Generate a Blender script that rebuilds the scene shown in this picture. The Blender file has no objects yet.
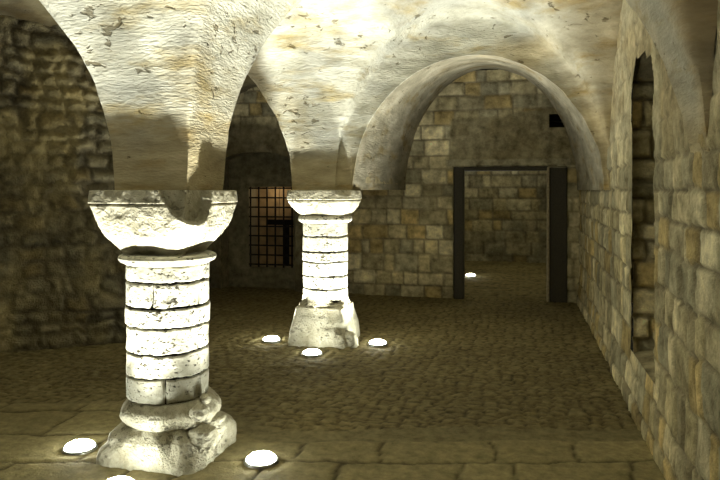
import bpy, bmesh, math, random
import numpy as np

random.seed(7)
C = bpy.context.scene.collection
PI = math.pi
YAW = math.radians(14.15)          # camera yaw against the axis of the cellar
EYE = 1.6

# ------------------------------------------------------------------ numpy noise
def _hash(ix, iy, iz, seed):
    h = (ix * 374761393 + iy * 668265263 + iz * 2147483647 + seed * 974634777) & 0xffffffff
    h = ((h ^ (h >> 13)) * 1274126177) & 0xffffffff
    h = ((h ^ (h >> 16)) * 2246822519) & 0xffffffff
    return ((h ^ (h >> 15)) & 0xffff) / 65535.0

def vnoise(x, y, z=None, seed=0):
    x = np.asarray(x, float); y = np.asarray(y, float)
    z = np.zeros_like(x) if z is None else np.asarray(z, float)
    xi = np.floor(x).astype(np.int64); yi = np.floor(y).astype(np.int64); zi = np.floor(z).astype(np.int64)
    fx = x - xi; fy = y - yi; fz = z - zi
    fx = fx * fx * (3 - 2 * fx); fy = fy * fy * (3 - 2 * fy); fz = fz * fz * (3 - 2 * fz)
    r = 0
    for a in (0, 1):
        for b in (0, 1):
            for c in (0, 1):
                w = (fx if a else 1 - fx) * (fy if b else 1 - fy) * (fz if c else 1 - fz)
                r = r + w * _hash(xi + a, yi + b, zi + c, seed)
    return r * 2 - 1

def fbm(x, y, z=None, seed=0, octv=4):
    r = 0; a = .5; f = 1
    for k in range(octv):
        r = r + a * vnoise(np.asarray(x) * f, np.asarray(y) * f, None if z is None else np.asarray(z) * f, seed + k * 17)
        a *= .5; f *= 2.03
    return r

def sstep(a, b, x):
    t = np.clip((x - a) / (b - a), 0, 1)
    return t * t * (3 - 2 * t)

def mix(a, b, t):
    t = np.asarray(t)[..., None]
    return np.asarray(a) * (1 - t) + np.asarray(b) * t

# ------------------------------------------------------------------ materials
def new_mat(name):
    m = bpy.data.materials.new(name); m.use_nodes = True
    nt = m.node_tree; nt.nodes.clear()
    out = nt.nodes.new('ShaderNodeOutputMaterial')
    return m, nt, out

def stone_mat(name, base=None, tint=((.8, .78, .72), (1.12, 1.1, 1.05)), scale=9., bump=.6, dist=.02,
              stretch=(1, 1, 1), pits=0., pit_scale=26, pit_lim=(.84, .90), pit_col=(.35, .32, .25), rough=.92, stain=None, stain_scale=1.2, stain_lim=(.5, .66), detail_bump=70.):
    """rough stone / plaster; base=None reads the mesh colour attribute 'Col'"""
    m, nt, out = new_mat(name)
    N, L = nt.nodes, nt.links
    b = N.new('ShaderNodeBsdfPrincipled'); L.new(b.outputs[0], out.inputs[0])
    b.inputs['Roughness'].default_value = rough
    b.inputs['Specular IOR Level'].default_value = .25
    tc = N.new('ShaderNodeTexCoord'); mp = N.new('ShaderNodeMapping'); L.new(tc.outputs['Object'], mp.inputs[0])
    mp.inputs['Scale'].default_value = stretch
    n1 = N.new('ShaderNodeTexNoise'); n1.inputs['Scale'].default_value = scale; n1.inputs['Detail'].default_value = 8
    n1.inputs['Roughness'].default_value = .68
    L.new(mp.outputs[0], n1.inputs[0])
    ramp = N.new('ShaderNodeValToRGB'); ramp.color_ramp.elements[0].position = .32; ramp.color_ramp.elements[1].position = .68
    ramp.color_ramp.elements[0].color = (*tint[0], 1); ramp.color_ramp.elements[1].color = (*tint[1], 1)
    L.new(n1.outputs[0], ramp.inputs[0])
    mul = N.new('ShaderNodeMixRGB'); mul.blend_type = 'MULTIPLY'; mul.inputs[0].default_value = 1
    if base is None:
        at = N.new('ShaderNodeAttribute'); at.attribute_name = 'Col'; L.new(at.outputs['Color'], mul.inputs[1])
    else:
        mul.inputs[1].default_value = (*base, 1)
    L.new(ramp.outputs[0], mul.inputs[2])
    col = mul.outputs[0]
    if stain is not None:
        n3 = N.new('ShaderNodeTexNoise'); n3.inputs['Scale'].default_value = stain_scale; n3.inputs['Detail'].default_value = 6
        n3.inputs['Roughness'].default_value = .62
        L.new(mp.outputs[0], n3.inputs[0])
        r3 = N.new('ShaderNodeMapRange'); r3.inputs[1].default_value = stain_lim[0]; r3.inputs[2].default_value = stain_lim[1]
        L.new(n3.outputs[0], r3.inputs[0])
        mx = N.new('ShaderNodeMixRGB'); mx.blend_type = 'MULTIPLY'; L.new(r3.outputs[0], mx.inputs[0])
        L.new(col, mx.inputs[1]); mx.inputs[2].default_value = (*stain, 1)
        col = mx.outputs[0]
    hsrc = n1.outputs[0]
    n2 = N.new('ShaderNodeTexNoise'); n2.inputs['Scale'].default_value = detail_bump; n2.inputs['Detail'].default_value = 4
    L.new(mp.outputs[0], n2.inputs[0])
    ad = N.new('ShaderNodeMath'); ad.operation = 'MULTIPLY_ADD'; ad.inputs[1].default_value = .35
    L.new(n2.outputs[0], ad.inputs[0]); L.new(hsrc, ad.inputs[2])
    hsrc = ad.outputs[0]
    if pits > 0:
        vo = N.new('ShaderNodeTexNoise'); vo.inputs['Scale'].default_value = pit_scale; vo.inputs['Detail'].default_value = 3
        vo.inputs['Roughness'].default_value = .6; vo.inputs['Distortion'].default_value = .4
        mp2 = N.new('ShaderNodeMapping'); mp2.inputs['Scale'].default_value = (1, 1, 1.9); mp2.inputs['Location'].default_value = (3.1, 7.7, 1.3)
        L.new(tc.outputs['Object'], mp2.inputs[0]); L.new(mp2.outputs[0], vo.inputs[0])
        nz = N.new('ShaderNodeTexNoise'); nz.inputs['Scale'].default_value = pit_scale / 5; L.new(tc.outputs['Object'], nz.inputs[0])
        sm = N.new('ShaderNodeMath'); sm.operation = 'MULTIPLY_ADD'; sm.inputs[1].default_value = .45; L.new(nz.outputs[0], sm.inputs[0]); L.new(vo.outputs[0], sm.inputs[2])
        lt = N.new('ShaderNodeMapRange'); lt.inputs[1].default_value = pit_lim[0]; lt.inputs[2].default_value = pit_lim[1]
        L.new(sm.outputs[0], lt.inputs[0])
        sc = N.new('ShaderNodeMath'); sc.operation = 'MULTIPLY'; sc.inputs[1].default_value = pits; L.new(lt.outputs[0], sc.inputs[0])
        sb = N.new('ShaderNodeMath'); sb.operation = 'SUBTRACT'; L.new(hsrc, sb.inputs[0]); L.new(sc.outputs[0], sb.inputs[1])
        hsrc = sb.outputs[0]
        mx = N.new('ShaderNodeMixRGB'); mx.blend_type = 'MULTIPLY'
        s2 = N.new('ShaderNodeMath'); s2.operation = 'MULTIPLY'; s2.inputs[1].default_value = min(1., pits * 1.6); L.new(lt.outputs[0], s2.inputs[0])
        L.new(s2.outputs[0], mx.inputs[0]); L.new(col, mx.inputs[1]); mx.inputs[2].default_value = (*pit_col, 1)
        col = mx.outputs[0]
    L.new(col, b.inputs['Base Color'])
    bp = N.new('ShaderNodeBump'); bp.inputs['Strength'].default_value = bump; bp.inputs['Distance'].default_value = dist
    L.new(hsrc, bp.inputs['Height']); L.new(bp.outputs[0], b.inputs['Normal'])
    return m

def plain_mat(name, col, rough=.6, metal=0., bump=.2, scale=40., var=.3):
    m, nt, out = new_mat(name); N, L = nt.nodes, nt.links
    b = N.new('ShaderNodeBsdfPrincipled'); L.new(b.outputs[0], out.inputs[0])
    b.inputs['Roughness'].default_value = rough; b.inputs['Metallic'].default_value = metal
    tc = N.new('ShaderNodeTexCoord'); n = N.new('ShaderNodeTexNoise'); n.inputs['Scale'].default_value = scale
    n.inputs['Detail'].default_value = 5; L.new(tc.outputs['Object'], n.inputs[0])
    r = N.new('ShaderNodeValToRGB')
    r.color_ramp.elements[0].position = .3; r.color_ramp.elements[1].position = .7
    r.color_ramp.elements[0].color = (*[c * (1 - var) for c in col], 1); r.color_ramp.elements[1].color = (*[c * (1 + var) for c in col], 1)
    L.new(n.outputs[0], r.inputs[0]); L.new(r.outputs[0], b.inputs['Base Color'])
    bp = N.new('ShaderNodeBump'); bp.inputs['Strength'].default_value = bump; bp.inputs['Distance'].default_value = .005
    L.new(n.outputs[0], bp.inputs['Height']); L.new(bp.outputs[0], b.inputs['Normal'])
    return m

def emit_mat(name, col, strength):
    m, nt, out = new_mat(name)
    e = nt.nodes.new('ShaderNodeEmission'); e.inputs[0].default_value = (*col, 1); e.inputs[1].default_value = strength
    nt.links.new(e.outputs[0], out.inputs[0])
    return m

M = {}
M['masonry'] = stone_mat('masonry', scale=7, bump=.75, dist=.03, tint=((.42, .40, .34), (1.36, 1.34, 1.26)))
M['rubble'] = stone_mat('rubble', scale=5, bump=1., dist=.05, tint=((.35, .33, .28), (1.4, 1.36, 1.2)))
M['vault'] = stone_mat('vault_plaster', scale=2.2, bump=.7, dist=.04, stretch=(1, 1, 3.6), pits=.5, pit_scale=9, pit_lim=(.885, .95), pit_col=(.3, .26, .18), tint=((.55, .53, .46), (1.1, 1.09, 1.05)),
                       stain=(.78, .66, .42), stain_scale=1.3, stain_lim=(.52, .66), detail_bump=26)
M['floor'] = stone_mat('floor_stone', scale=14, bump=.6, dist=.015, tint=((.6, .58, .52), (1.25, 1.22, 1.15)))
M['column'] = stone_mat('column_stone', base=(.50, .49, .43), scale=8, bump=.8, dist=.012, pits=.75, pit_scale=38, pit_lim=(.80, .88), pit_col=(.07, .06, .04), tint=((.62, .6, .52), (1.12, 1.11, 1.08)))  # dark pit colour stands in for the grazing shade in the pits
M['column_rough'] = stone_mat('column_rough_stone', base=(.56, .54, .45), scale=6, bump=1., dist=.04, pits=.3, pit_scale=24, pit_lim=(.83, .92), pit_col=(.12, .1, .07), tint=((.5, .47, .38), (1.15, 1.13, 1.08)))
M['joint'] = stone_mat('joint_mortar', base=(.022, .019, .012), scale=20, bump=.5)
M['plaster'] = stone_mat('grey_plaster', base=(.34, .31, .23), scale=4, bump=.4, dist=.02)
M['wood'] = plain_mat('dark_wood', (.032, .026, .013), .65)
M['woodedge'] = plain_mat('worn_wood', (.30, .25, .16), .6)
M['iron'] = plain_mat('iron', (.012, .011, .01), .6, .6)
M['shutter'] = plain_mat('shutter_board', (.42, .29, .15), .7, scale=6)
M['steel'] = plain_mat('lamp_steel', (.35, .35, .34), .35, .9)
M['lens'] = emit_mat('lamp_lens', (.97, 1., .86), 95.)
M['vent_shade'] = plain_mat('dark_void', (.02, .018, .012), .9)  # near-black colour paints the shade inside the vent

# ------------------------------------------------------------------ mesh helpers
class MB:
    """collects grids into one mesh, with an optional colour per vertex"""
    def __init__(s): s.v = []; s.f = []; s.c = []; s.n = 0
    def add(s, verts, faces, cols=None):
        verts = np.asarray(verts, float).reshape(-1, 3)
        s.v.append(verts); s.f += [tuple(int(i) + s.n for i in f) for f in faces]
        s.c.append(np.tile([.5, .5, .5], (len(verts), 1)) if cols is None else np.asarray(cols, float).reshape(-1, 3))
        s.n += len(verts)
    def grid(s, P, cols=None, keep=None, flip=False):
        h, w = P.shape[:2]
        idx = np.arange(h * w).reshape(h, w)
        q = np.stack([idx[:-1, :-1], idx[:-1, 1:], idx[1:, 1:], idx[1:, :-1]], -1)
        if flip: q = q[..., ::-1]
        q = q.reshape(-1, 4) if keep is None else q[keep]
        s.add(P, q.tolist(), cols)
    def box(s, x0, y0, z0, x1, y1, z1):
        v = [(x0, y0, z0), (x1, y0, z0), (x1, y1, z0), (x0, y1, z0), (x0, y0, z1), (x1, y0, z1), (x1, y1, z1), (x0, y1, z1)]
        s.add(v, [(0, 3, 2, 1), (4, 5, 6, 7), (0, 1, 5, 4), (1, 2, 6, 5), (2, 3, 7, 6), (3, 0, 4, 7)])
    def build(s, name, mat, parent=None, smooth=True, merge=0., sharp=0):
        me = bpy.data.meshes.new(name)
        V = np.concatenate(s.v); me.from_pydata(V.tolist(), [], s.f)
        ca = me.color_attributes.new('Col', 'FLOAT_COLOR', 'POINT')
        cc = np.ones((len(V), 4)); cc[:, :3] = np.concatenate(s.c); ca.data.foreach_set('color', cc.ravel())
        if merge > 0 or True:
            bm = bmesh.new(); bm.from_mesh(me)
            if merge > 0: bmesh.ops.remove_doubles(bm, verts=bm.verts, dist=merge)
            loose = [v for v in bm.verts if not v.link_faces]
            bmesh.ops.delete(bm, geom=loose, context='VERTS')
            bm.to_mesh(me); bm.free()
        me.materials.append(mat)
        if smooth: me.polygons.foreach_set('use_smooth', [True] * len(me.polygons))
        if sharp: me.set_sharp_from_angle(angle=math.radians(sharp))
        me.update()
        o = bpy.data.objects.new(name, me); C.objects.link(o)
        if parent: o.parent = parent
        return o

def bevel(o, w=.004, seg=2):
    m = o.modifiers.new('bevel', 'BEVEL'); m.width = w; m.segments = seg; m.limit_method = 'ANGLE'
    return o

def tag(o, label=None, cat=None, group=None, kind=None):
    if label: o['label'] = label
    if cat: o['category'] = cat
    if group: o['group'] = group
    if kind: o['kind'] = kind
    return o

def empty(name, loc, rz=0.):
    o = bpy.data.objects.new(name, None); C.objects.link(o); o.location = loc; o.rotation_euler.z = rz
    o.empty_display_size = .2
    return o

def masonry(U, Z, seed, course=(.18, .28), wid=(.26, .5), joint=.02, wob=.018):
    """irregular coursed stones -> relief 0..1 and three random numbers per stone"""
    r = random.Random(seed)
    U = U + wob * 1.3 * fbm(U * 3.1, Z * 3.1, seed=seed) + .3 * wob * vnoise(U * 14, Z * 14, seed=seed + 5)
    Z = Z + wob * fbm(U * 2.3, Z * 2.3, seed=seed + 9) + .3 * wob * vnoise(U * 13, Z * 13, seed=seed + 6)
    zb = [Z.min() - .05]
    while zb[-1] < Z.max() + .1: zb.append(zb[-1] + r.uniform(*course))
    zb = np.array(zb); ci = np.clip(np.searchsorted(zb, Z) - 1, 0, len(zb) - 2)
    d = np.minimum(Z - zb[ci], zb[ci + 1] - Z)
    R = np.zeros(U.shape + (3,))
    for c in range(len(zb) - 1):
        msk = ci == c
        if not msk.any(): continue
        ub = [U.min() - r.uniform(.05, .4)]
        while ub[-1] < U.max() + .1: ub.append(ub[-1] + r.uniform(*wid) * (1.0 if r.random() > .25 else .55))
        ub = np.array(ub); u = U[msk]; k = np.clip(np.searchsorted(ub, u) - 1, 0, len(ub) - 2)
        d[msk] = np.minimum(d[msk], np.minimum(u - ub[k], ub[k + 1] - u))
        rr = np.array([[r.random() for _ in range(3)] for _ in range(len(ub))])
        R[msk] = rr[k]
    return sstep(.0, joint, d), R

PAL = np.array([(.50, .45, .33), (.42, .38, .29), (.56, .51, .40), (.47, .38, .22), (.36, .34, .28), (.60, .56, .46)]) * np.array((1., .985, .86))
def stone_colour(R, h, joint_col=(.22, .19, .13), gain=1.):
    k = (R[..., 0] * 5.999).astype(int)
    c = PAL[k] * (.72 + .5 * R[..., 1])[..., None]
    return mix(np.asarray(joint_col), c, h) * gain

# ------------------------------------------------------------------ the vault (ceiling)
ZS, H = 1.6, 1.70
CX, CY1, CY2, B = -2.12, 3.62, 6.66, .235
XL, XR = -5.3, .80
cl, cr = CX - B, CX + B
n = 72
TH = np.linspace(0, PI, n + 1)

vault = MB()
def patch(p00, p10, p11, p01, mode, nv=None):
    """bilinear patch; mode 'cell' = groin vault, 'x' = barrel profile along u only, 'y' = along v only, 'flat'"""
    tu = TH if mode in ('cell', 'x') else np.linspace(0, PI, 9)
    tv = TH if mode in ('cell', 'y') else np.linspace(0, PI, nv or 9)
    u = (1 - np.cos(tu)) / 2 if mode in ('cell', 'x') else tu / PI
    v = (1 - np.cos(tv)) / 2 if mode in ('cell', 'y') else tv / PI
    Uu, Vv = np.meshgrid(u, v); Su, Sv = np.meshgrid(np.sin(tu), np.sin(tv))
    p00, p10, p11, p01 = map(np.asarray, (p00, p10, p11, p01))
    XY = (p00 * ((1 - Uu) * (1 - Vv))[..., None] + p10 * (Uu * (1 - Vv))[..., None]
          + p11 * (Uu * Vv)[..., None] + p01 * ((1 - Uu) * Vv)[..., None])
    h = {'cell': (Su ** 12 + Sv ** 12 + 1e-30) ** (1 / 12), 'x': Su, 'y': Sv, 'flat': 0 * Su}[mode]
    P = np.concatenate([XY, (ZS + H * h)[..., None]], -1)
    hh, ww = P.shape[:2]
    idx = np.arange(hh * ww).reshape(hh, ww)
    a, b, c, d = idx[:-1, :-1], idx[:-1, 1:], idx[1:, 1:], idx[1:, :-1]
    ju, jv = np.meshgrid(np.arange(ww - 1), np.arange(hh - 1))
    same = (ju < ww // 2) == (jv < hh // 2)
    f = []
    for A, B_, C_, D, s in zip(a.ravel(), b.ravel(), c.ravel(), d.ravel(), same.ravel()):
        if s: f += [(A, C_, B_), (A, D, C_)]
        else: f += [(A, D, B_), (B_, D, C_)]
    vault.add(P, f)
Y0 = -1.3
# rows on the column side and on the side walls
cA = [(.62, CY1 - B), (CY1 + B, CY2 - B), (CY2 + B, 9.72)]
rA = [(.50, 3.16), (3.50, 6.46)]
lA = [(.62, 3.36), (3.86, 6.42), (6.9, 9.72)]
for k in range(2):
    patch((cr, cA[k][0]), (XR, rA[k][0]), (XR, rA[k][1]), (cr, cA[k][1]), 'cell')
for k in range(3):
    patch((XL, lA[k][0]), (cl, cA[k][0]), (cl, cA[k][1]), (XL, lA[k][1]), 'cell')
YT = 6.55
patch((cr, cA[0][1]), (XR, rA[0][1]), (XR, rA[1][0]), (cr, cA[1][0]), 'x')
patch((XL, lA[0][1]), (cl, cA[0][1]), (cl, cA[1][0]), (XL, lA[1][0]), 'x')
patch((XL, lA[1][1]), (cl, cA[1][1]), (cl, cA[2][0]), (XL, lA[2][0]), 'x')
patch((XL, Y0), (cl, Y0), (cl, cA[0][0]), (XL, lA[0][0]), 'x')
patch((cr, Y0), (XR, Y0), (XR, rA[0][0]), (cr, cA[0][0]), 'x')
for k in range(2):
    patch((cl, cA[k][0]), (cr, cA[k][0]), (cr, cA[k][1]), (cl, cA[k][1]), 'y')
patch((cl, cA[0][1]), (cr, cA[0][1]), (cr, cA[1][0]), (cl, cA[1][0]), 'flat')
patch((cl, cA[1][1]), (cr, cA[1][1]), (cr, cA[2][0]), (cl, cA[2][0]), 'flat')
patch((cl, Y0), (cr, Y0), (cr, cA[0][0]), (cl, cA[0][0]), 'flat')
# spandrel over the low arch and the barrel of the back bay
oc, ow, oh = -.50, 1.235, 1.34
ring = []
for k, t in enumerate(TH):
    e = np.array((oc - ow * math.cos(t), YT, ZS + oh * math.sin(t)))
    u = (1 - math.cos(t)) / 2
    g = np.array((cr + (XR - cr) * u, cA[1][1] + (rA[1][1] - cA[1][1]) * u, ZS + H * math.sin(t)))
    row = []
    for q in np.linspace(0, PI / 2, 12):
        a_, b_ = 1 - math.cos(q), math.sin(q)
        row.append((g[0] + (e[0] - g[0]) * a_, g[1] + (e[1] - g[1]) * b_, g[2] + (e[2] - g[2]) * a_))
    ring.append(row)
vault.grid(np.array(ring))
bar = []
for y in np.linspace(YT, 9.74, 60):
    bar.append([(oc - ow * math.cos(t), y, ZS + (oh + .44 * (y - YT) / (9.74 - YT)) * math.sin(t)) for t in TH])
vault.grid(np.array(bar), flip=True)

# relief and colour of the vault
V = np.concatenate(vault.v)
x, y, z = V.T
rel = .030 * fbm(x * 1.3, y * 1.3, z * 1.3, 3) + .016 * fbm(x * 4, y * 4, z * 9, 11)
amp = sstep(1.6, 1.75, z)
V2 = V + np.stack([rel * .8 * amp, rel * .8 * amp, rel * amp], -1)
white = np.array((.60, .60, .55)); grey = np.array((.45, .455, .43)); ochre = np.array((.52, .42, .23)); brown = np.array((.27, .23, .15)); dk = np.array((.30, .27, .2))
nz = fbm(x * 1.1, y * 1.1, z * 1.4, 21)
nz2 = fbm(x * 2.7, y * 2.7, z * 5, 31)
col = mix(white, grey, sstep(-.1, .35, nz2))
col = mix(col, ochre, sstep(.05, .30, nz) * .6 * (.3 + .7 * sstep(4.0, 5.2, y)))
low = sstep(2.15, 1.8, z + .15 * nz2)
col = mix(col, (.42, .33, .16), low * .7)  # brown capital shadow at the springing is put into the colour
# the left aisle is bare dark stone
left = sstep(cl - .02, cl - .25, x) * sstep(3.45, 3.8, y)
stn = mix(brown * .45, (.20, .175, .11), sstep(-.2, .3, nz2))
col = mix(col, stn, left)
# the right-hand wall side is browner, back barrel greyer
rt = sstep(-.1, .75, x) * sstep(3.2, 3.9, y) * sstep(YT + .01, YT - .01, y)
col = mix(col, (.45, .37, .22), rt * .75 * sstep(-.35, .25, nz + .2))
front_shade = sstep(0.0, .7, x) * sstep(3.3, 3.0, y)
col = mix(col, (.30, .23, .13), front_shade * .9)  # shadow of the front right bay painted in as dark brown
bb = sstep(YT - .005, YT + .02, y) * (x > cr - .2)
col = mix(col, mix((.30, .28, .22), (.40, .37, .30), sstep(-.2, .3, nz2)), bb)
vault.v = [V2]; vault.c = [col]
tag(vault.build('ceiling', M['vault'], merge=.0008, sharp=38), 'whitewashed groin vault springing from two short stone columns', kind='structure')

# ------------------------------------------------------------------ floor
def cam_xy(X, Y):
    c, s = math.cos(YAW), math.sin(YAW)
    return X * c + Y * s, -X * s + Y * c

def worley(x, y, s, seed):
    gx = x / s; gy = y / s
    ix = np.floor(gx).astype(np.int64); iy = np.floor(gy).astype(np.int64)
    d1 = np.full(x.shape, 9.); d2 = np.full(x.shape, 9.); idr = np.zeros(x.shape)
    for a in (-1, 0, 1):
        for b in (-1, 0, 1):
            jx = ix + a; jy = iy + b
            px = jx + .15 + .7 * _hash(jx, jy, jx * 0, seed); py = jy + .15 + .7 * _hash(jx, jy, jx * 0, seed + 1)
            d = np.hypot(gx - px, gy - py); r = _hash(jx, jy, jx * 0, seed + 2)
            nearer = d < d1
            d2 = np.where(nearer, d1, np.minimum(d2, d)); idr = np.where(nearer, r, idr); d1 = np.where(nearer, d, d1)
    return d2 - d1, idr

def floor_grid(x0, x1, y0, y1, st, mb):
    X, Y = np.meshgrid(np.arange(x0, x1 + st / 2, st), np.arange(y0, y1 + st / 2, st))
    xc, zc = cam_xy(X, Y)
    wv = .05 * fbm(X * 1.2, Y * 1.2, seed=41)
    edge = np.where(xc < -1.0, 5.05 + .25 * np.clip(-xc - 1, 0, 3) * .3, 4.16) + wv
    edge = 4.16 + wv + sstep(-.55, -1.25, xc) * .75
    # big slabs
    sh, sr = masonry(xc - .17 * zc, zc, 55, course=(.34, .46), wid=(.42, .8), joint=.022, wob=.045)
    slab_h = -.010 + .012 * sh + .006 * (sr[..., 1] - .5)
    slab_c = mix((.15, .13, .085), mix((.46, .42, .29), (.60, .56, .41), sr[..., 0]), sh)
    # cobbles
    cx, cyy = X + .03 * vnoise(X * 4, Y * 4, seed=61), Y + .03 * vnoise(X * 4, Y * 4, seed=62)
    d, cid = worley(cx * .9, cyy * 1.35, .095, 70)
    ch = sstep(.02, .34, d) * (.45 + .55 * sstep(-.3, .3, fbm(X * 1.7, Y * 1.7, seed=71)))
    cob_h = -.012 + .018 * ch + .010 * (cid - .5)
    cob_c = mix((.12, .105, .07), mix((.36, .32, .21), (.45, .41, .29), cid), sstep(.0, .22, d))
    # smooth mortar strip between the two
    slab = sstep(.03, -.03, zc - edge)
    band = sstep(-.03, .0, zc - edge) * sstep(.24, .18, zc - edge + .03 * vnoise(X * 5, Y * 5, seed=77)) * sstep(-1.3, -.9, xc)
    h = cob_h * (1 - slab) + slab_h * slab
    c = mix(cob_c, slab_c, slab)
    h = h * (1 - band) + (-.004) * band
    c = mix(c, np.array((.40, .37, .27)), band)
    h = h + .012 * fbm(X * 1.1, Y * 1.1, seed=81) + .004 * fbm(X * 9, Y * 9, seed=82)
    c = c * (1 + .35 * fbm(X * 1.4, Y * 1.4, seed=83))[..., None]
    c = c * np.array((.44, .41, .30))
    mb.grid(np.stack([X, Y, h], -1), c)
fl = MB()
floor_grid(-5.6, .92, 2.6, 9.9, .022, fl)
floor_grid(-5.6, .92, -1.3, 2.6, .05, fl)
floor_grid(-3.0, 2.0, 9.9, 15.0, .05, fl)
tag(fl.build('floor', M['floor']), 'cobbled cellar floor with large stone slabs in front', kind='structure')

# ------------------------------------------------------------------ walls
def wall_grid(mb, a, b, z0, z1, seed, st=.022, amp=.03, course=(.17, .27), wid=(.24, .46), joint=.028, gain=1., hole=None, paint=None, out=None, zfun=None, wob=.018):
    """masonry from plan point a to b; faces to the left-hand side of a->b turned by out (+1/-1)"""
    a = np.array(a, float); b = np.array(b, float); Lg = np.hypot(*(b - a)); d = (b - a) / Lg
    nrm = np.array((-d[1], d[0])) * (out or 1)
    nu = max(2, int(Lg / st) + 1); nzv = max(2, int((z1 - z0) / st) + 1)
    U, Z = np.meshgrid(np.linspace(0, Lg, nu), np.linspace(z0, z1, nzv))
    h, R = masonry(U, Z, seed, course, wid, joint, wob)
    c = stone_colour(R, h, gain=gain)
    rel = amp * (h - 1) + amp * .7 * (R[..., 2] - .5) * h + .012 * fbm(U * 6, Z * 6, seed=seed + 2) + .02 * fbm(U * 1.2, Z * 1.2, seed=seed + 3)
    c = c * (1 + .5 * fbm(U * 1.3, Z * 1.3, seed=seed + 4))[..., None]
    if paint: rel, c = paint(U, Z, rel, c)
    P = np.stack([a[0] + d[0] * U + nrm[0] * rel, a[1] + d[1] * U + nrm[1] * rel, Z], -1)
    keep = None
    if hole is not None:
        uc = (U[:-1, :-1] + U[1:, 1:]) / 2; zc = (Z[:-1, :-1] + Z[1:, 1:]) / 2
        keep = ~hole(uc, zc)
    mb.grid(P, c, keep, flip=(out or 1) < 0)

# right wall with its tall slit niche
NY0, NY1, NZ0, NZ1 = 4.33, 5.20, .40, 2.56
def right_hole(u, z):
    y = u + Y0
    j = .05 * vnoise(z * 6, z * 0, seed=5) + .03 * vnoise(z * 17, z * 0, seed=8)
    top = NZ1 + .05 * vnoise(y * 9, y * 0, seed=7) - .25 * np.clip(np.abs(y - 4.78) / .44, 0, 1) ** 2
    return (y > NY0 + j) & (y < NY1 + .05 * vnoise(z * 6, z * 0 + 3, seed=6)) & (z > NZ0) & (z < top)
def right_paint(U, Z, rel, c):
    y = U + Y0
    d = np.maximum(np.maximum(NY0 - y, y - NY1), np.maximum(NZ0 - Z, Z - NZ1))
    rel = rel * sstep(-.0, .1, d + .02)
    # rendered strip above the springing
    m = sstep(1.75, 2.1, Z + .25 * fbm(y * 2, Z * 2, seed=90)) * .8
    c = mix(c, mix((.42, .36, .24), (.50, .46, .34), sstep(-.2, .2, fbm(y * 3, Z * 3, seed=91))), m)
    rel = rel * (1 - .7 * m)
    # bulging foot of the wall
    rel = rel + .03 * sstep(.5, .0, Z)
    return rel, c
wr = MB()
wall_grid(wr, (.80, Y0), (.76, 9.74), -.03, 3.36, 101, amp=.022, hole=right_hole, paint=right_paint, course=(.15, .27), wid=(.14, .34), joint=.020, wob=.04, gain=1.0)
wrr = tag(wr.build('wall_right', M['masonry']), 'long right-hand wall of rough coursed stone', kind='structure')
nb = MB()
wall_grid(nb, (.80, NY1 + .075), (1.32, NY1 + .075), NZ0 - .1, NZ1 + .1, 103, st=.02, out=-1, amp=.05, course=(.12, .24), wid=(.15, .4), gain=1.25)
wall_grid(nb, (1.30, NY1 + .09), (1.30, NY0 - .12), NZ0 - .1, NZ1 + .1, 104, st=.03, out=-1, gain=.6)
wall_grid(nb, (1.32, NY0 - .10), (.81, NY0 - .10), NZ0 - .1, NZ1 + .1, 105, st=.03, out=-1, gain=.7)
sl = [[(xx, yy, .36 + (xx - .78) * .3 + .012 * math.sin(yy * 17 + xx * 9)) for yy in np.linspace(NY0 - .12, NY1 + .10, 14)] for xx in np.linspace(.79, 1.33, 10)]
nb.grid(np.array(sl), np.tile((.36, .32, .22), (140, 1)), flip=True)
tp = [[(xx, yy, NZ1 + .08 - .22 * min(1, abs(yy - 4.78) / .44) ** 2) for yy in np.linspace(NY0 - .12, NY1 + .10, 14)] for xx in np.linspace(.82, 1.33, 6)]
nb.grid(np.array(tp), np.tile((.3, .27, .19), (84, 1)))
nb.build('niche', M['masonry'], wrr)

# back wall: door, arched window recess, vent hole
XB0 = -5.4; YB = 9.70
DX0, DX1, DZ = -1.01, .60, 1.95
AX0, AX1 = -4.78, -3.50
def arch_z(x): return 1.97 + .24 * np.sqrt(np.clip(1 - ((x + 4.16) / .70) ** 2, 0, 1))
VX, VZ = .465, 2.60
def back_hole(u, z):
    x = u + XB0
    return ((x > DX0) & (x < DX1) & (z < DZ)) | ((x > AX0) & (x < AX1) & (z < arch_z(x))) | ((abs(x - VX) < .11) & (abs(z - VZ) < .095))
def back_paint(U, Z, rel, c):
    x = U + XB0
    pl = mix((.30, .26, .16), (.37, .33, .22), sstep(-.2, .2, fbm(x * 3, Z * 4, seed=120)))
    n1 = .05 * fbm(x * 3, Z * 3, seed=121)
    m = sstep(-1.10, -1.04, x + n1) * sstep(1.93, 1.97, Z) * sstep(2.78, 2.70, Z + n1 + .12 * sstep(.2, -1.1, x)) * sstep(.76, .70, x)
    rr = sstep(.54, .60, x + n1) * sstep(2.4, 2.3, Z) * .5
    # render over the arch of the window recess and around it
    al = sstep(-3.2, -3.3, x) * sstep(2.75, 2.6, Z + n1) * .95
    m = np.maximum(np.maximum(m, al), rr)
    rel = rel * (1 - .85 * m) + .012 * m
    c = mix(c, np.where((x < -3)[..., None], pl * np.array((.75, .75, .78)), pl * .9), m)
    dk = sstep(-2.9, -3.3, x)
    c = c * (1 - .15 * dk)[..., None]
    # darker towards the foot and the top
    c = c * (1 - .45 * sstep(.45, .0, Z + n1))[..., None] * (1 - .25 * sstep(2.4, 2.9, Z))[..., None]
    # lintel course of pale stone
    ln = sstep(DX0 - .12, DX0 - .1, x) * sstep(.66, .64, x) * sstep(1.94, 1.955, Z) * sstep(2.06, 2.045, Z)
    c = mix(c, (.42, .39, .29), ln); rel = rel + .02 * ln
    return rel, c
wb = MB()
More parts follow.
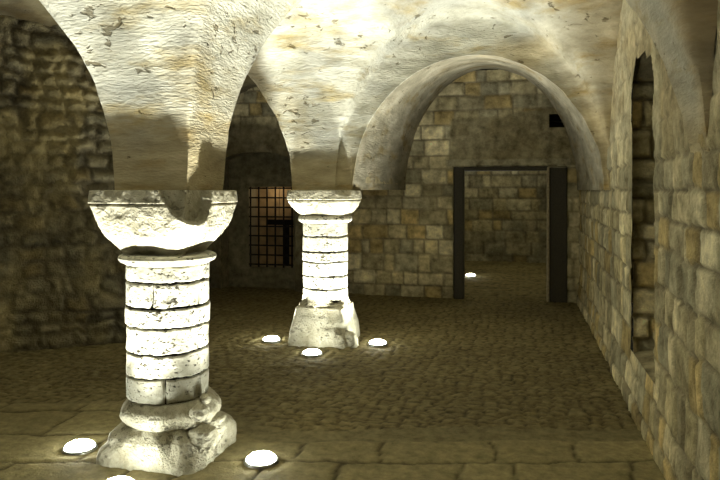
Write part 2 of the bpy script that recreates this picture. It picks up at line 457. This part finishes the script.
wall_grid(wb, (XB0, YB), (.88, YB), -.03, 3.36, 111, st=.024, out=-1, amp=.03, course=(.18, .27), wid=(.22, .44), joint=.024, hole=back_hole, paint=back_paint, gain=1.45)
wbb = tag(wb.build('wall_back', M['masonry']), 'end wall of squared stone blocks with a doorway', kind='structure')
# vent box
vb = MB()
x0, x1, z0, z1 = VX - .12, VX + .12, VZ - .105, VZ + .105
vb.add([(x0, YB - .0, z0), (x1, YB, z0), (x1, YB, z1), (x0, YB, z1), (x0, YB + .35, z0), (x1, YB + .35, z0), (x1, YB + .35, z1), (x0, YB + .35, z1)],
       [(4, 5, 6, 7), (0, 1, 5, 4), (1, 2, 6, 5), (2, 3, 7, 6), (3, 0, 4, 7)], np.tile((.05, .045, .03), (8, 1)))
vb.build('vent_recess', M['vent_shade'], wbb, smooth=False)
# recess behind the arch: jambs, soffit, back panel with the window opening
WX0, WX1, WZ0, WZ1 = -4.43, -3.64, .32, 1.66
YN = 10.0
rc = MB()
xs = np.linspace(AX0, AX1, 40)
prof = [(AX0, -.02)] + [(float(v), float(arch_z(v))) for v in xs] + [(AX1, -.02)]
so = [[(px, yy, pz) for px, pz in prof] for yy in (YB - .012, YB + .1, YB + .2, YN + .02)]
rc.grid(np.array(so), np.tile((.25, .22, .15), (4 * len(prof), 1)), flip=False)
st = .03
U, Z = np.meshgrid(np.arange(AX0 - .03, AX1 + .05, st), np.arange(-.03, 2.3, st))
rel = .01 * fbm(U * 5, Z * 5, seed=131)
P = np.stack([U, YN - rel, Z], -1)
uc = (U[:-1, :-1] + U[1:, 1:]) / 2; zc = (Z[:-1, :-1] + Z[1:, 1:]) / 2
kp = ~((uc > WX0) & (uc < WX1) & (zc > WZ0) & (zc < WZ1))
rc.grid(P, mix((.20, .18, .125), (.27, .245, .175), sstep(-.3, .3, fbm(U * 2, Z * 2, seed=132))).reshape(-1, 3), kp)
rc.build('window_recess', M['masonry'], wbb)
wn = MB()
a, b = YN - .012, YN + .42
wn.add([(WX0 - .02, a, WZ0), (WX1 + .02, a, WZ0), (WX1 + .02, a, WZ1 + .02), (WX0 - .02, a, WZ1 + .02),
        (WX0 - .02, b, WZ0), (WX1 + .02, b, WZ0), (WX1 + .02, b, WZ1 + .02), (WX0 - .02, b, WZ1 + .02)],
       [(0, 1, 5, 4), (1, 2, 6, 5), (2, 3, 7, 6), (3, 0, 4, 7)])
win = tag(wn.build('window_1', M['plaster'], smooth=False), 'barred window opening in the arched recess', kind='structure')
sb = MB()
for k in range(4):
    w = (WX1 - WX0 + .06) / 4
    sb.box(WX0 - .03 + k * w + .004, b - .03, WZ0 - .02, WX0 - .03 + (k + 1) * w - .004, b, WZ1 + .03)
sb.build('shutter', M['shutter'], win, smooth=False)

# iron grille, each bar a part
gr = tag(empty('iron_grille', ((WX0 + WX1) / 2, YN + .02, WZ0)), 'black iron grille of crossed bars across the small window in the arched recess', 'window grille')
def bar(name, p, q, r, parent, off, mat):
    mb = MB(); p = np.array(p) - off; q = np.array(q) - off; d = q - p; ax = d / np.linalg.norm(d)
    s = np.cross(ax, (0, 1, 0)); t = np.cross(ax, s)
    rings = [[p + d * k + (math.cos(a) * s + math.sin(a) * t) * r * (1 + .08 * math.sin(k * 40)) for a in np.linspace(0, 2 * PI, 9)] for k in np.linspace(0, 1, 24)]
    mb.grid(np.array(rings)); return mb.build(name, mat, parent)
off = np.array((((WX0 + WX1) / 2), YN + .02, WZ0))
for k in range(6):
    xx = WX0 + .03 + (WX1 - WX0 - .06) * k / 5
    bar('upright_bar', (xx, YN + .02, WZ0 - .02), (xx, YN + .02, WZ1 + .03), .015, gr, off, M['iron'])
for k in range(9):
    zz = WZ0 + .05 + (WZ1 - WZ0 - .08) * k / 8
    bar('cross_bar', (WX0 - .03, YN + .035, zz), (WX1 + .03, YN + .035, zz), .013, gr, off, M['iron'])
# dark T-shaped bolt behind the grille
bo = tag(empty('shutter_bolt', (-3.87, b - .1, 1.05)), 'dark T-shaped bolt and post behind the window grille', 'bolt')
m1 = MB(); m1.box(-.36, -.03, -.04, .22, .03, .05); bevel(m1.build('bolt_bar', M['iron'], bo, smooth=False))
m2 = MB(); m2.box(-.04, -.02, -.72, .03, .03, -.04); bevel(m2.build('post', M['iron'], bo, smooth=False))

# left wall: diagonal rubble wall and the aisle walls
wl = MB()
def left_paint(U, Z, rel, c):
    n1 = fbm(U * 1.6, Z * 1.1, seed=140)
    c = mix(c, np.array((.20, .17, .10)), sstep(-.1, .25, n1) * .6)
    c = mix(c, np.array((.33, .28, .15)), sstep(.0, .3, fbm(U * 2.2, Z * 1.4, seed=141)) * .6)
    return rel + .05 * fbm(U * 2.5, Z * 1.2, seed=142), c
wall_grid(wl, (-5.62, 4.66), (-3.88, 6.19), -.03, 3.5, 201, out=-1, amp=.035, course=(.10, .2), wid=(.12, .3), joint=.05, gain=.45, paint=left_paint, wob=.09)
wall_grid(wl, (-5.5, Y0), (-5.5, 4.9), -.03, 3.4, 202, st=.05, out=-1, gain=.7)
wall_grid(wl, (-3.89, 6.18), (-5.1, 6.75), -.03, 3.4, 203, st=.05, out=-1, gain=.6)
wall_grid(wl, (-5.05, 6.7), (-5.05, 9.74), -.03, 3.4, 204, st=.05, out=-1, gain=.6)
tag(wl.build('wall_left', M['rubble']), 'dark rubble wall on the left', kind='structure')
wf = MB()
wall_grid(wf, (.9, Y0), (-5.6, Y0), -.03, 3.4, 205, st=.06, out=-1)
wall_grid(wf, (cr, Y0), (cr, .62), -.03, 1.62, 206, st=.06, out=-1)
wall_grid(wf, (cr, .62), (cl, .62), -.03, 1.62, 207, st=.06, out=-1)
wall_grid(wf, (cl, .62), (cl, Y0), -.03, 1.62, 208, st=.06, out=-1)
tag(wf.build('wall_front', M['masonry']), 'stone wall and pier behind the viewer', kind='structure')
# wall hanging between far column and end wall, low-edged
wm = MB(); wm.box(cl - .02, CY2 + B - .02, 1.68, oc - ow - .0, 9.72, 3.4)
wm.box(cr - .03, YT + .002, 1.605, oc - ow - .004, CY2 + B, 3.25)
wm.c = [np.tile((.42, .37, .25), (16, 1))]
tag(wm.build('wall_middle', M['masonry'], smooth=False), 'low-hanging wall under the vault between far column and end wall', kind='structure')

# room beyond the doorway
wx = MB()
wall_grid(wx, (-3.0, 14.9), (2.0, 14.9), -.03, 2.7, 301, st=.04, out=-1, gain=.55, course=(.2, .3), wid=(.3, .55))
wall_grid(wx, (-2.95, 9.95), (-2.95, 14.95), -.03, 2.7, 302, st=.06, out=-1, gain=.8)
wall_grid(wx, (1.9, 14.95), (1.9, 9.95), -.03, 2.7, 303, st=.06, out=-1, gain=.8)
tag(wx.build('wall_far', M['masonry']), 'stone walls of the room beyond the doorway', kind='structure')
cbx = MB(); cbx.grid(np.array([[(-3.2, yy, 2.6), (2.1, yy, 2.6)] for yy in np.linspace(9.9, 15.1, 8)]), np.tile((.6, .56, .42), (16, 1)))
tag(cbx.build('ceiling', M['masonry']), 'ceiling of the room beyond the doorway', kind='structure')
# door reveal and frame
dr = MB()
for xx, s in ((DX0, 1), (DX1, -1)):
    g = [[(xx, yy, zz) for yy in np.linspace(YB - .02, YB + .4, 4)] for zz in np.linspace(-.02, DZ + .01, 6)]
    dr.grid(np.array(g), np.tile((.24, .21, .14), (24, 1)), flip=s > 0)
g = [[(xx, yy, DZ) for yy in np.linspace(YB - .02, YB + .4, 4)] for xx in np.linspace(DX0, DX1, 6)]
dr.grid(np.array(g), np.tile((.24, .21, .14), (24, 1)))
wall_grid(dr, (DX0 + .01, YB + .38), (-3.0, YB + .38), -.03, 2.7, 304, st=.06, out=-1)
wall_grid(dr, (2.0, YB + .38), (DX1 - .01, YB + .38), -.03, 2.7, 305, st=.06, out=-1)
g = [[(xx, YB + .38, zz) for zz in np.linspace(DZ - .01, 2.7, 4)] for xx in np.linspace(-1.1, .7, 4)]
dr.grid(np.array(g), np.tile((.3, .27, .18), (16, 1)))
dr.build('door_reveal', M['masonry'], wbb)
door = tag(empty('door_1', (DX0, YB, 0)), 'dark wooden door frame in the doorway of the end wall', kind='structure')
def dbox(name, x0, y0, z0, x1, y1, z1, mat):
    mb = MB(); mb.box(x0 - DX0, y0 - YB, z0, x1 - DX0, y1 - YB, z1); return bevel(mb.build(name, mat, door, smooth=False), .008)
dbox('jamb', DX0 + .005, YB - .05, -.01, DX0 + .15, YB + .12, DZ - .02, M['wood'])
dbox('lintel', DX0 + .15, YB - .03, DZ - .07, DX1 - .26, YB + .12, DZ - .01, M['wood'])
lf = dbox('jamb', DX1 - .245, YB - .02, -.01, DX1 - .005, YB + .10, DZ - .03, M['wood'])
ed = dbox('edge_strip', DX1 - .28, YB - .07, -.01, DX1 - .247, YB + .10, DZ - .02, M['woodedge'])
ed['label'] = 'pale worn edge strip'

# ------------------------------------------------------------------ columns
def loft(levels, name, mat, parent, nseg=128, noise=.0, nscale=6., seed=1, fun=None, cap=True, sub=10, capn=6):
    """levels: (z, half size, roundness p); p=2 circle, large p = square.  fun(phi, z, r) may reshape the outline"""
    lv = np.array(levels, float)
    zz = []; 
    for k in range(len(lv) - 1):
        m = max(2, int(sub * max(abs(lv[k + 1, 0] - lv[k, 0]), abs(lv[k + 1, 1] - lv[k, 1])) / .1))
        zz += list(k + np.linspace(0, 1, m, endpoint=False))
    zz.append(len(lv) - 1); zz = np.array(zz)
    par = np.arange(len(lv))
    Z = np.interp(zz, par, lv[:, 0]); A = np.interp(zz, par, lv[:, 1]); Pp = np.interp(zz, par, lv[:, 2])
    ph = np.linspace(0, 2 * PI, nseg, endpoint=False)
    PH, ZZ = np.meshgrid(ph, Z); AA = np.repeat(A[:, None], nseg, 1); PP = np.repeat(Pp[:, None], nseg, 1)
    r = AA / (np.abs(np.cos(PH)) ** PP + np.abs(np.sin(PH)) ** PP) ** (1 / PP)
    if noise: 
        r = r + noise * fbm(np.cos(PH) * r * nscale, np.sin(PH) * r * nscale, ZZ * nscale, seed)
    if fun: r, ZZ = fun(PH, ZZ, r)
    X = r * np.cos(PH); Y = r * np.sin(PH)
    V = np.stack([X, Y, ZZ], -1); h = V.shape[0]
    mb = MB(); idx = np.arange(h * nseg).reshape(h, nseg); f = []
    for i in range(h - 1):
        for j in range(nseg):
            k = (j + 1) % nseg
            f.append((idx[i, j], idx[i, k], idx[i + 1, k], idx[i + 1, j]))
    Vl = V.reshape(-1, 3)
    if cap:
        Vl = np.concatenate([Vl, [[0, 0, Z[0]], [0, 0, V[-1, :, 2].mean()]]]); nb_, nt_ = h * nseg, h * nseg + 1
        for j in range(nseg):
            k = (j + 1) % nseg
            f.append((idx[0, k], idx[0, j], nb_)); f.append((idx[h - 1, j], idx[h - 1, k], nt_))
    mb.add(Vl, f)
    return mb.build(name, mat, parent)

def angd(a, b): return np.abs((a - b + PI) % (2 * PI) - PI)

def drums(zs, r, parent, seed, joints):
    core = loft([(zs[-1] - .02, r - .022, 2), (zs[0] + .02, r - .022, 2)], 'shaft', M['joint'], parent, 64, noise=.004)
    for k in range(len(zs) - 1):
        z1, z0 = zs[k], zs[k + 1]
        rd = random.Random(seed + k)
        js = joints[k % len(joints)]
        gj = .0065
        def fun(PH, ZZ, rr, js=js, k=k, z0=z0, z1=z1):
            for j in js:
                w = .024 * (1 + .3 * np.sin(ZZ * 60 + j))
                rr = rr - .03 * np.exp(-(angd(PH, j) / w) ** 2)
            tz = (ZZ - z0) / (z1 - z0)
            ZZ = ZZ + (.006 * vnoise(np.cos(PH) * 3, np.sin(PH) * 3, ZZ * 0 + k, seed) + .004 * vnoise(np.cos(PH) * 9, np.sin(PH) * 9, ZZ * 0 + k, seed + 3)) * np.where(tz < .5, 1, 0) \
                    + (.006 * vnoise(np.cos(PH) * 3, np.sin(PH) * 3, ZZ * 0 + k - 1, seed) + .004 * vnoise(np.cos(PH) * 8, np.sin(PH) * 8, ZZ * 0 + k + 7, seed + 3)) * np.where(tz >= .5, 1, 0)
            return rr, ZZ
        rr = r + rd.uniform(-.004, .004)
        loft([(z0 + gj, rr - .016, 2), (z0 + gj + .001, rr - .003, 2), (z0 + gj + .005, rr, 2), (z1 - gj - .005, rr, 2), (z1 - gj - .001, rr - .003, 2), (z1 - gj, rr - .016, 2)],
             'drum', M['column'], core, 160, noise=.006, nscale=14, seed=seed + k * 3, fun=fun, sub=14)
    return core

# near column --------------------------------------------------------------
near = tag(empty('stone_column', (CX, CY1, 0)), 'thick stone column on a rugged worn base, its square capital broken at the front corner', 'column', kind='thing')
def plinth_fun(PH, ZZ, r):
    # knocked-off front right corner with a hollow below the roll, ragged foot
    k = np.exp(-(angd(PH, -.55) / .28) ** 2)
    r = r - .055 * k * sstep(.04, .12, ZZ)
    k2 = np.exp(-(angd(PH, -1.05) / .16) ** 2); r = r - .045 * k2 * sstep(.02, .1, ZZ)
    k3 = np.exp(-(angd(PH, -2.5) / .3) ** 2 - ((ZZ - .11) / .025) ** 2); r = r - .03 * k3
    r = r - .02 * np.exp(-(angd(PH, -1.75) / .04) ** 2) * sstep(.08, .16, ZZ)
    return r, ZZ
loft([(-.03, .335, 5), (.03, .335, 5), (.07, .332, 5), (.11, .325, 4.5), (.14, .312, 4), (.175, .28, 3), (.195, .25, 2.4), (.21, .235, 2.2)], 'plinth', M['column_rough'], near, 192,
     noise=.06, nscale=5, seed=5, fun=plinth_fun, sub=14)
def torus_fun(PH, ZZ, r):
    brk = np.exp(-(angd(PH, -.45) / .5) ** 2)
    r = r + brk * (.035 * vnoise(np.cos(PH) * 7, np.sin(PH) * 7, ZZ * 16, 9) + .018)
    k2 = np.exp(-(angd(PH, -.95) / .22) ** 2 - ((ZZ - .225) / .03) ** 2); r = r - .05 * k2
    return r, ZZ
loft([(.185, .24, 2), (.205, .268, 2), (.23, .29, 2), (.255, .298, 2), (.28, .296, 2), (.30, .286, 2), (.322, .268, 2), (.342, .24, 2)], 'base_roll', M['column_rough'], near, 160, noise=.03, nscale=8, seed=15, fun=torus_fun, sub=20)
for px_, py_, pz_, pr_ in ((.262, -.06, .345, .034), (.275, -.15, .29, .055), (.275, -.12, .135, .085), (.25, .05, .15, .09)):
    lump = loft([(-.9 * pr_, .2 * pr_, 2), (-.6 * pr_, .75 * pr_, 2), (0, pr_, 2.4), (.6 * pr_, .8 * pr_, 2), (.9 * pr_, .25 * pr_, 2)], 'broken_lump', M['column_rough'], near, 40, noise=.35 * pr_, nscale=22, seed=int(pz_ * 900), sub=26)
    lump.location = (px_, py_, pz_)
zs = [1.155, 1.05, .905, .785, .63, .487, .338]
near_shaft = drums(zs, .248, near, 300, [[], [-1.41, -.21], [], [-2.02, -.21], [], [-1.11, -.21]])
near_shaft.location.x = -.02
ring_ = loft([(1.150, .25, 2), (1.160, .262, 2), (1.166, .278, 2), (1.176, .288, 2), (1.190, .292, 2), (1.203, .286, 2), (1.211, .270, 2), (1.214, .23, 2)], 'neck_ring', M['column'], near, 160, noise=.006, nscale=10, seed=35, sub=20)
ring_.location.x = -.02
FC = -PI / 4      # front corner of the square
def cap_fun(PH, ZZ, r):
    # big bite out of the front corner, open to the block above
    a = PH - FC - .20
    a = (a + PI) % (2 * PI) - PI
    w = np.where(a < 0, .54, .36)
    zb = 1.412 + .19 * np.clip(np.abs(a) / w, 0, 2) ** np.where(a < 0, 2.8, 4.) + .008 * vnoise(PH * 7, ZZ * 0, seed=44)
    m = sstep(-.008, .012, ZZ - zb)
    tgt = np.minimum(r, .275 / np.maximum(np.abs(np.cos(PH)), np.abs(np.sin(PH))) + .006 * vnoise(PH * 6, ZZ * 20, seed=45))
    r = r * (1 - m) + tgt * m
    # lobed lower edge
    lo = sstep(1.31, 1.21, ZZ)
    r = r - lo * .045 * (1 + np.cos(PH * 4))
    return r, ZZ
HB = .35
cap_ = loft([(1.205, .225, 2.2), (1.215, .240, 2.2), (1.25, .266, 2.3), (1.29, .294, 2.6), (1.33, .315, 3.2), (1.38, .331, 4.2), (1.43, .340, 5.5), (1.48, .345, 7), (1.506, HB, 8), (1.512, HB - .006, 8), (1.518, HB - .012, 8),
      (1.524, HB + .002, 9), (1.56, HB, 9), (1.596, HB - .004, 9), (1.599, HB - .02, 9)],
     'capital', M['column_rough'], near, 256, noise=.022, nscale=7, seed=52, fun=cap_fun, sub=26)

cap_.location.x = -.032

# far column ---------------------------------------------------------------
far = tag(empty('stone_column', (CX + .065, CY2 - .02, 0)), 'slimmer stone column with an unbroken square capital, on a tall tapered plinth', 'column', kind='thing')
def fp_fun(PH, ZZ, r):
    k = np.exp(-(angd(PH, FC + .02) / .16) ** 2 - ((ZZ - .17) / .05) ** 2); r = r - .09 * k
    k = np.exp(-(angd(PH, FC - .25) / .22) ** 2 - ((ZZ - .20) / .03) ** 2); r = r - .035 * k
    return r, ZZ
loft([(-.03, .325, 12), (.03, .323, 12), (.10, .312, 12), (.2, .293, 12), (.30, .270, 12), (.375, .255, 12), (.385, .248, 12), (.388, .2, 8)], 'plinth', M['column_rough'], far, 192, noise=.018, nscale=6, seed=65, fun=fp_fun, sub=14)
toe = loft([(-.08, .06, 3), (-.07, .085, 3), (.0, .08, 3), (.05, .055, 3), (.075, .02, 2)], 'broken_lump', M['column_rough'], far, 48, noise=.03, nscale=12, seed=91, sub=20)
toe.location = (.325, -.20, .07)
def fb_fun(PH, ZZ, r):
    r = r + .02 * vnoise(np.cos(PH) * 6, np.sin(PH) * 6, ZZ * 10, 71)
    ZZ = ZZ + sstep(.41, .46, ZZ) * .06 * vnoise(np.cos(PH) * 3, np.sin(PH) * 3, ZZ * 0, 72)
    return r, ZZ
loft([(.38, .238, 4), (.40, .240, 3), (.43, .236, 2), (.46, .232, 2), (.48, .222, 2)], 'base_roll', M['column_rough'], far, 128, noise=.015, nscale=8, seed=66, fun=fb_fun, sub=16)
drums([1.262, 1.115, .958, .85, .70, .57, .45], .240, far, 400, [[-2.6], [], [-.6], [], [-2.0], [-1.2]])
loft([(1.255, .25, 2), (1.268, .275, 2), (1.29, .288, 2), (1.315, .285, 2), (1.335, .265, 2)], 'neck_ring', M['column'], far, 128, noise=.004, nscale=10, seed=36, sub=20)
def fc_fun(PH, ZZ, r):
    k = np.exp(-(angd(PH, FC + .06) / .12) ** 2) * sstep(1.54, 1.58, ZZ); r = r - .06 * k
    return r, ZZ
loft([(1.322, .225, 2.3), (1.335, .25, 2.5), (1.37, .282, 3.2), (1.42, .308, 5), (1.47, .325, 8), (1.49, .327, 10), (1.496, .318, 10), (1.503, .333, 10), (1.56, .333, 10), (1.596, .330, 10), (1.599, .31, 10)],
     'capital', M['column_rough'], far, 192, noise=.014, nscale=7, seed=53, fun=fc_fun, sub=22)

# ------------------------------------------------------------------ floor lights
GRP = 'round in-ground floor lights'
def floor_light(x, y, label, energy, aim=(0, 0), size=84, z=.0):
    t = tag(empty('floor_light', (x, y, z)), label, 'floor light', GRP)
    loft([(-.03, .103, 2), (.004, .103, 2), (.014, .100, 2), (.016, .094, 2)], 'ring', M['steel'], t, 48, sub=6)
    loft([(.010, .090, 2), (.022, .086, 2), (.036, .07, 2), (.045, .045, 2), (.049, .01, 2)], 'lens', M['lens'], t, 40, sub=6)
    ld = bpy.data.lights.new('spot', 'SPOT'); ld.energy = energy; ld.color = LC; ld.spot_size = math.radians(size); ld.spot_blend = 1.
    ld.shadow_soft_size = .045
    lo = bpy.data.objects.new('spot', ld); C.objects.link(lo); lo.parent = t; lo.location = (0, 0, .085)
    dx, dy = aim[0] - x, aim[1] - y; d = math.hypot(dx, dy) or 1
    tilt = math.radians(TILT if aim != (0, 0) else 0)
    from mathutils import Vector
    v = Vector((dx / d * math.sin(tilt), dy / d * math.sin(tilt), math.cos(tilt)))
    lo.rotation_euler = (-v).to_track_quat('Z', 'Y').to_euler()
    return t
LC = (1., 1., .85)
TILT = 2
floor_light(-2.66, 3.47, 'glowing floor light at the left of the nearest column', 330, (CX, CY1))
floor_light(-2.11, 3.06, 'glowing floor light on the slabs in front of the nearest column', 470, (CX, CY1))
floor_light(-1.50, 3.57, 'glowing floor light at the right of the nearest column', 520, (CX, CY1))
floor_light(-2.60, 6.46, 'glowing floor light at the left of the farther column', 380, (CX, CY2), 125)
floor_light(-2.00, 6.02, 'glowing floor light in front of the farther column', 380, (CX, CY2), 112)
floor_light(-1.47, 6.58, 'glowing floor light at the right of the farther column', 450, (CX, CY2), 128)
floor_light(-.96, 12.2, 'small glowing floor light beyond the doorway', 420, (-.96, 13.2), 130)
# added unseen point light in the window recess, warms the shutter
pl = bpy.data.lights.new('recess_fill', 'POINT'); pl.energy = 1.3; pl.color = (1, .8, .5); pl.shadow_soft_size = .05
po = bpy.data.objects.new('recess_fill', pl); C.objects.link(po); po.location = (-4.05, YN + .17, WZ1 - .08)
# added fill spots out of view, brighten the near bay and right wall
for lx, ly, e in ((-1.2, .2, 120), (-3.4, .9, 60)):
    ld = bpy.data.lights.new('unseen_fill', 'SPOT'); ld.energy = e; ld.color = LC; ld.spot_size = math.radians(150); ld.spot_blend = .8; ld.shadow_soft_size = .1
    lo = bpy.data.objects.new('unseen_fill', ld); C.objects.link(lo); lo.location = (lx, ly, .1); lo.rotation_euler = (PI, 0, 0)

# ------------------------------------------------------------------ world, camera
w = bpy.data.worlds.new('World'); bpy.context.scene.world = w; w.use_nodes = True
w.node_tree.nodes['Background'].inputs[0].default_value = (.012, .011, .008, 1)
cd = bpy.data.cameras.new('Camera'); cam = bpy.data.objects.new('Camera', cd); C.objects.link(cam)
cd.sensor_width = 36; cd.lens = 32.5; cd.shift_y = -50 / 720; cd.clip_start = .05
cam.location = (0, 0, EYE); cam.rotation_euler = (PI / 2, 0, YAW)
sc = bpy.context.scene; sc.camera = cam
sc.view_settings.view_transform = 'Standard'; sc.view_settings.look = 'None'
sc.view_settings.exposure = 0.; sc.view_settings.gamma = 1.
sc.cycles.max_bounces = 6; sc.cycles.diffuse_bounces = 4; sc.cycles.use_denoising = True
sc.cycles.sample_clamp_indirect = 4.
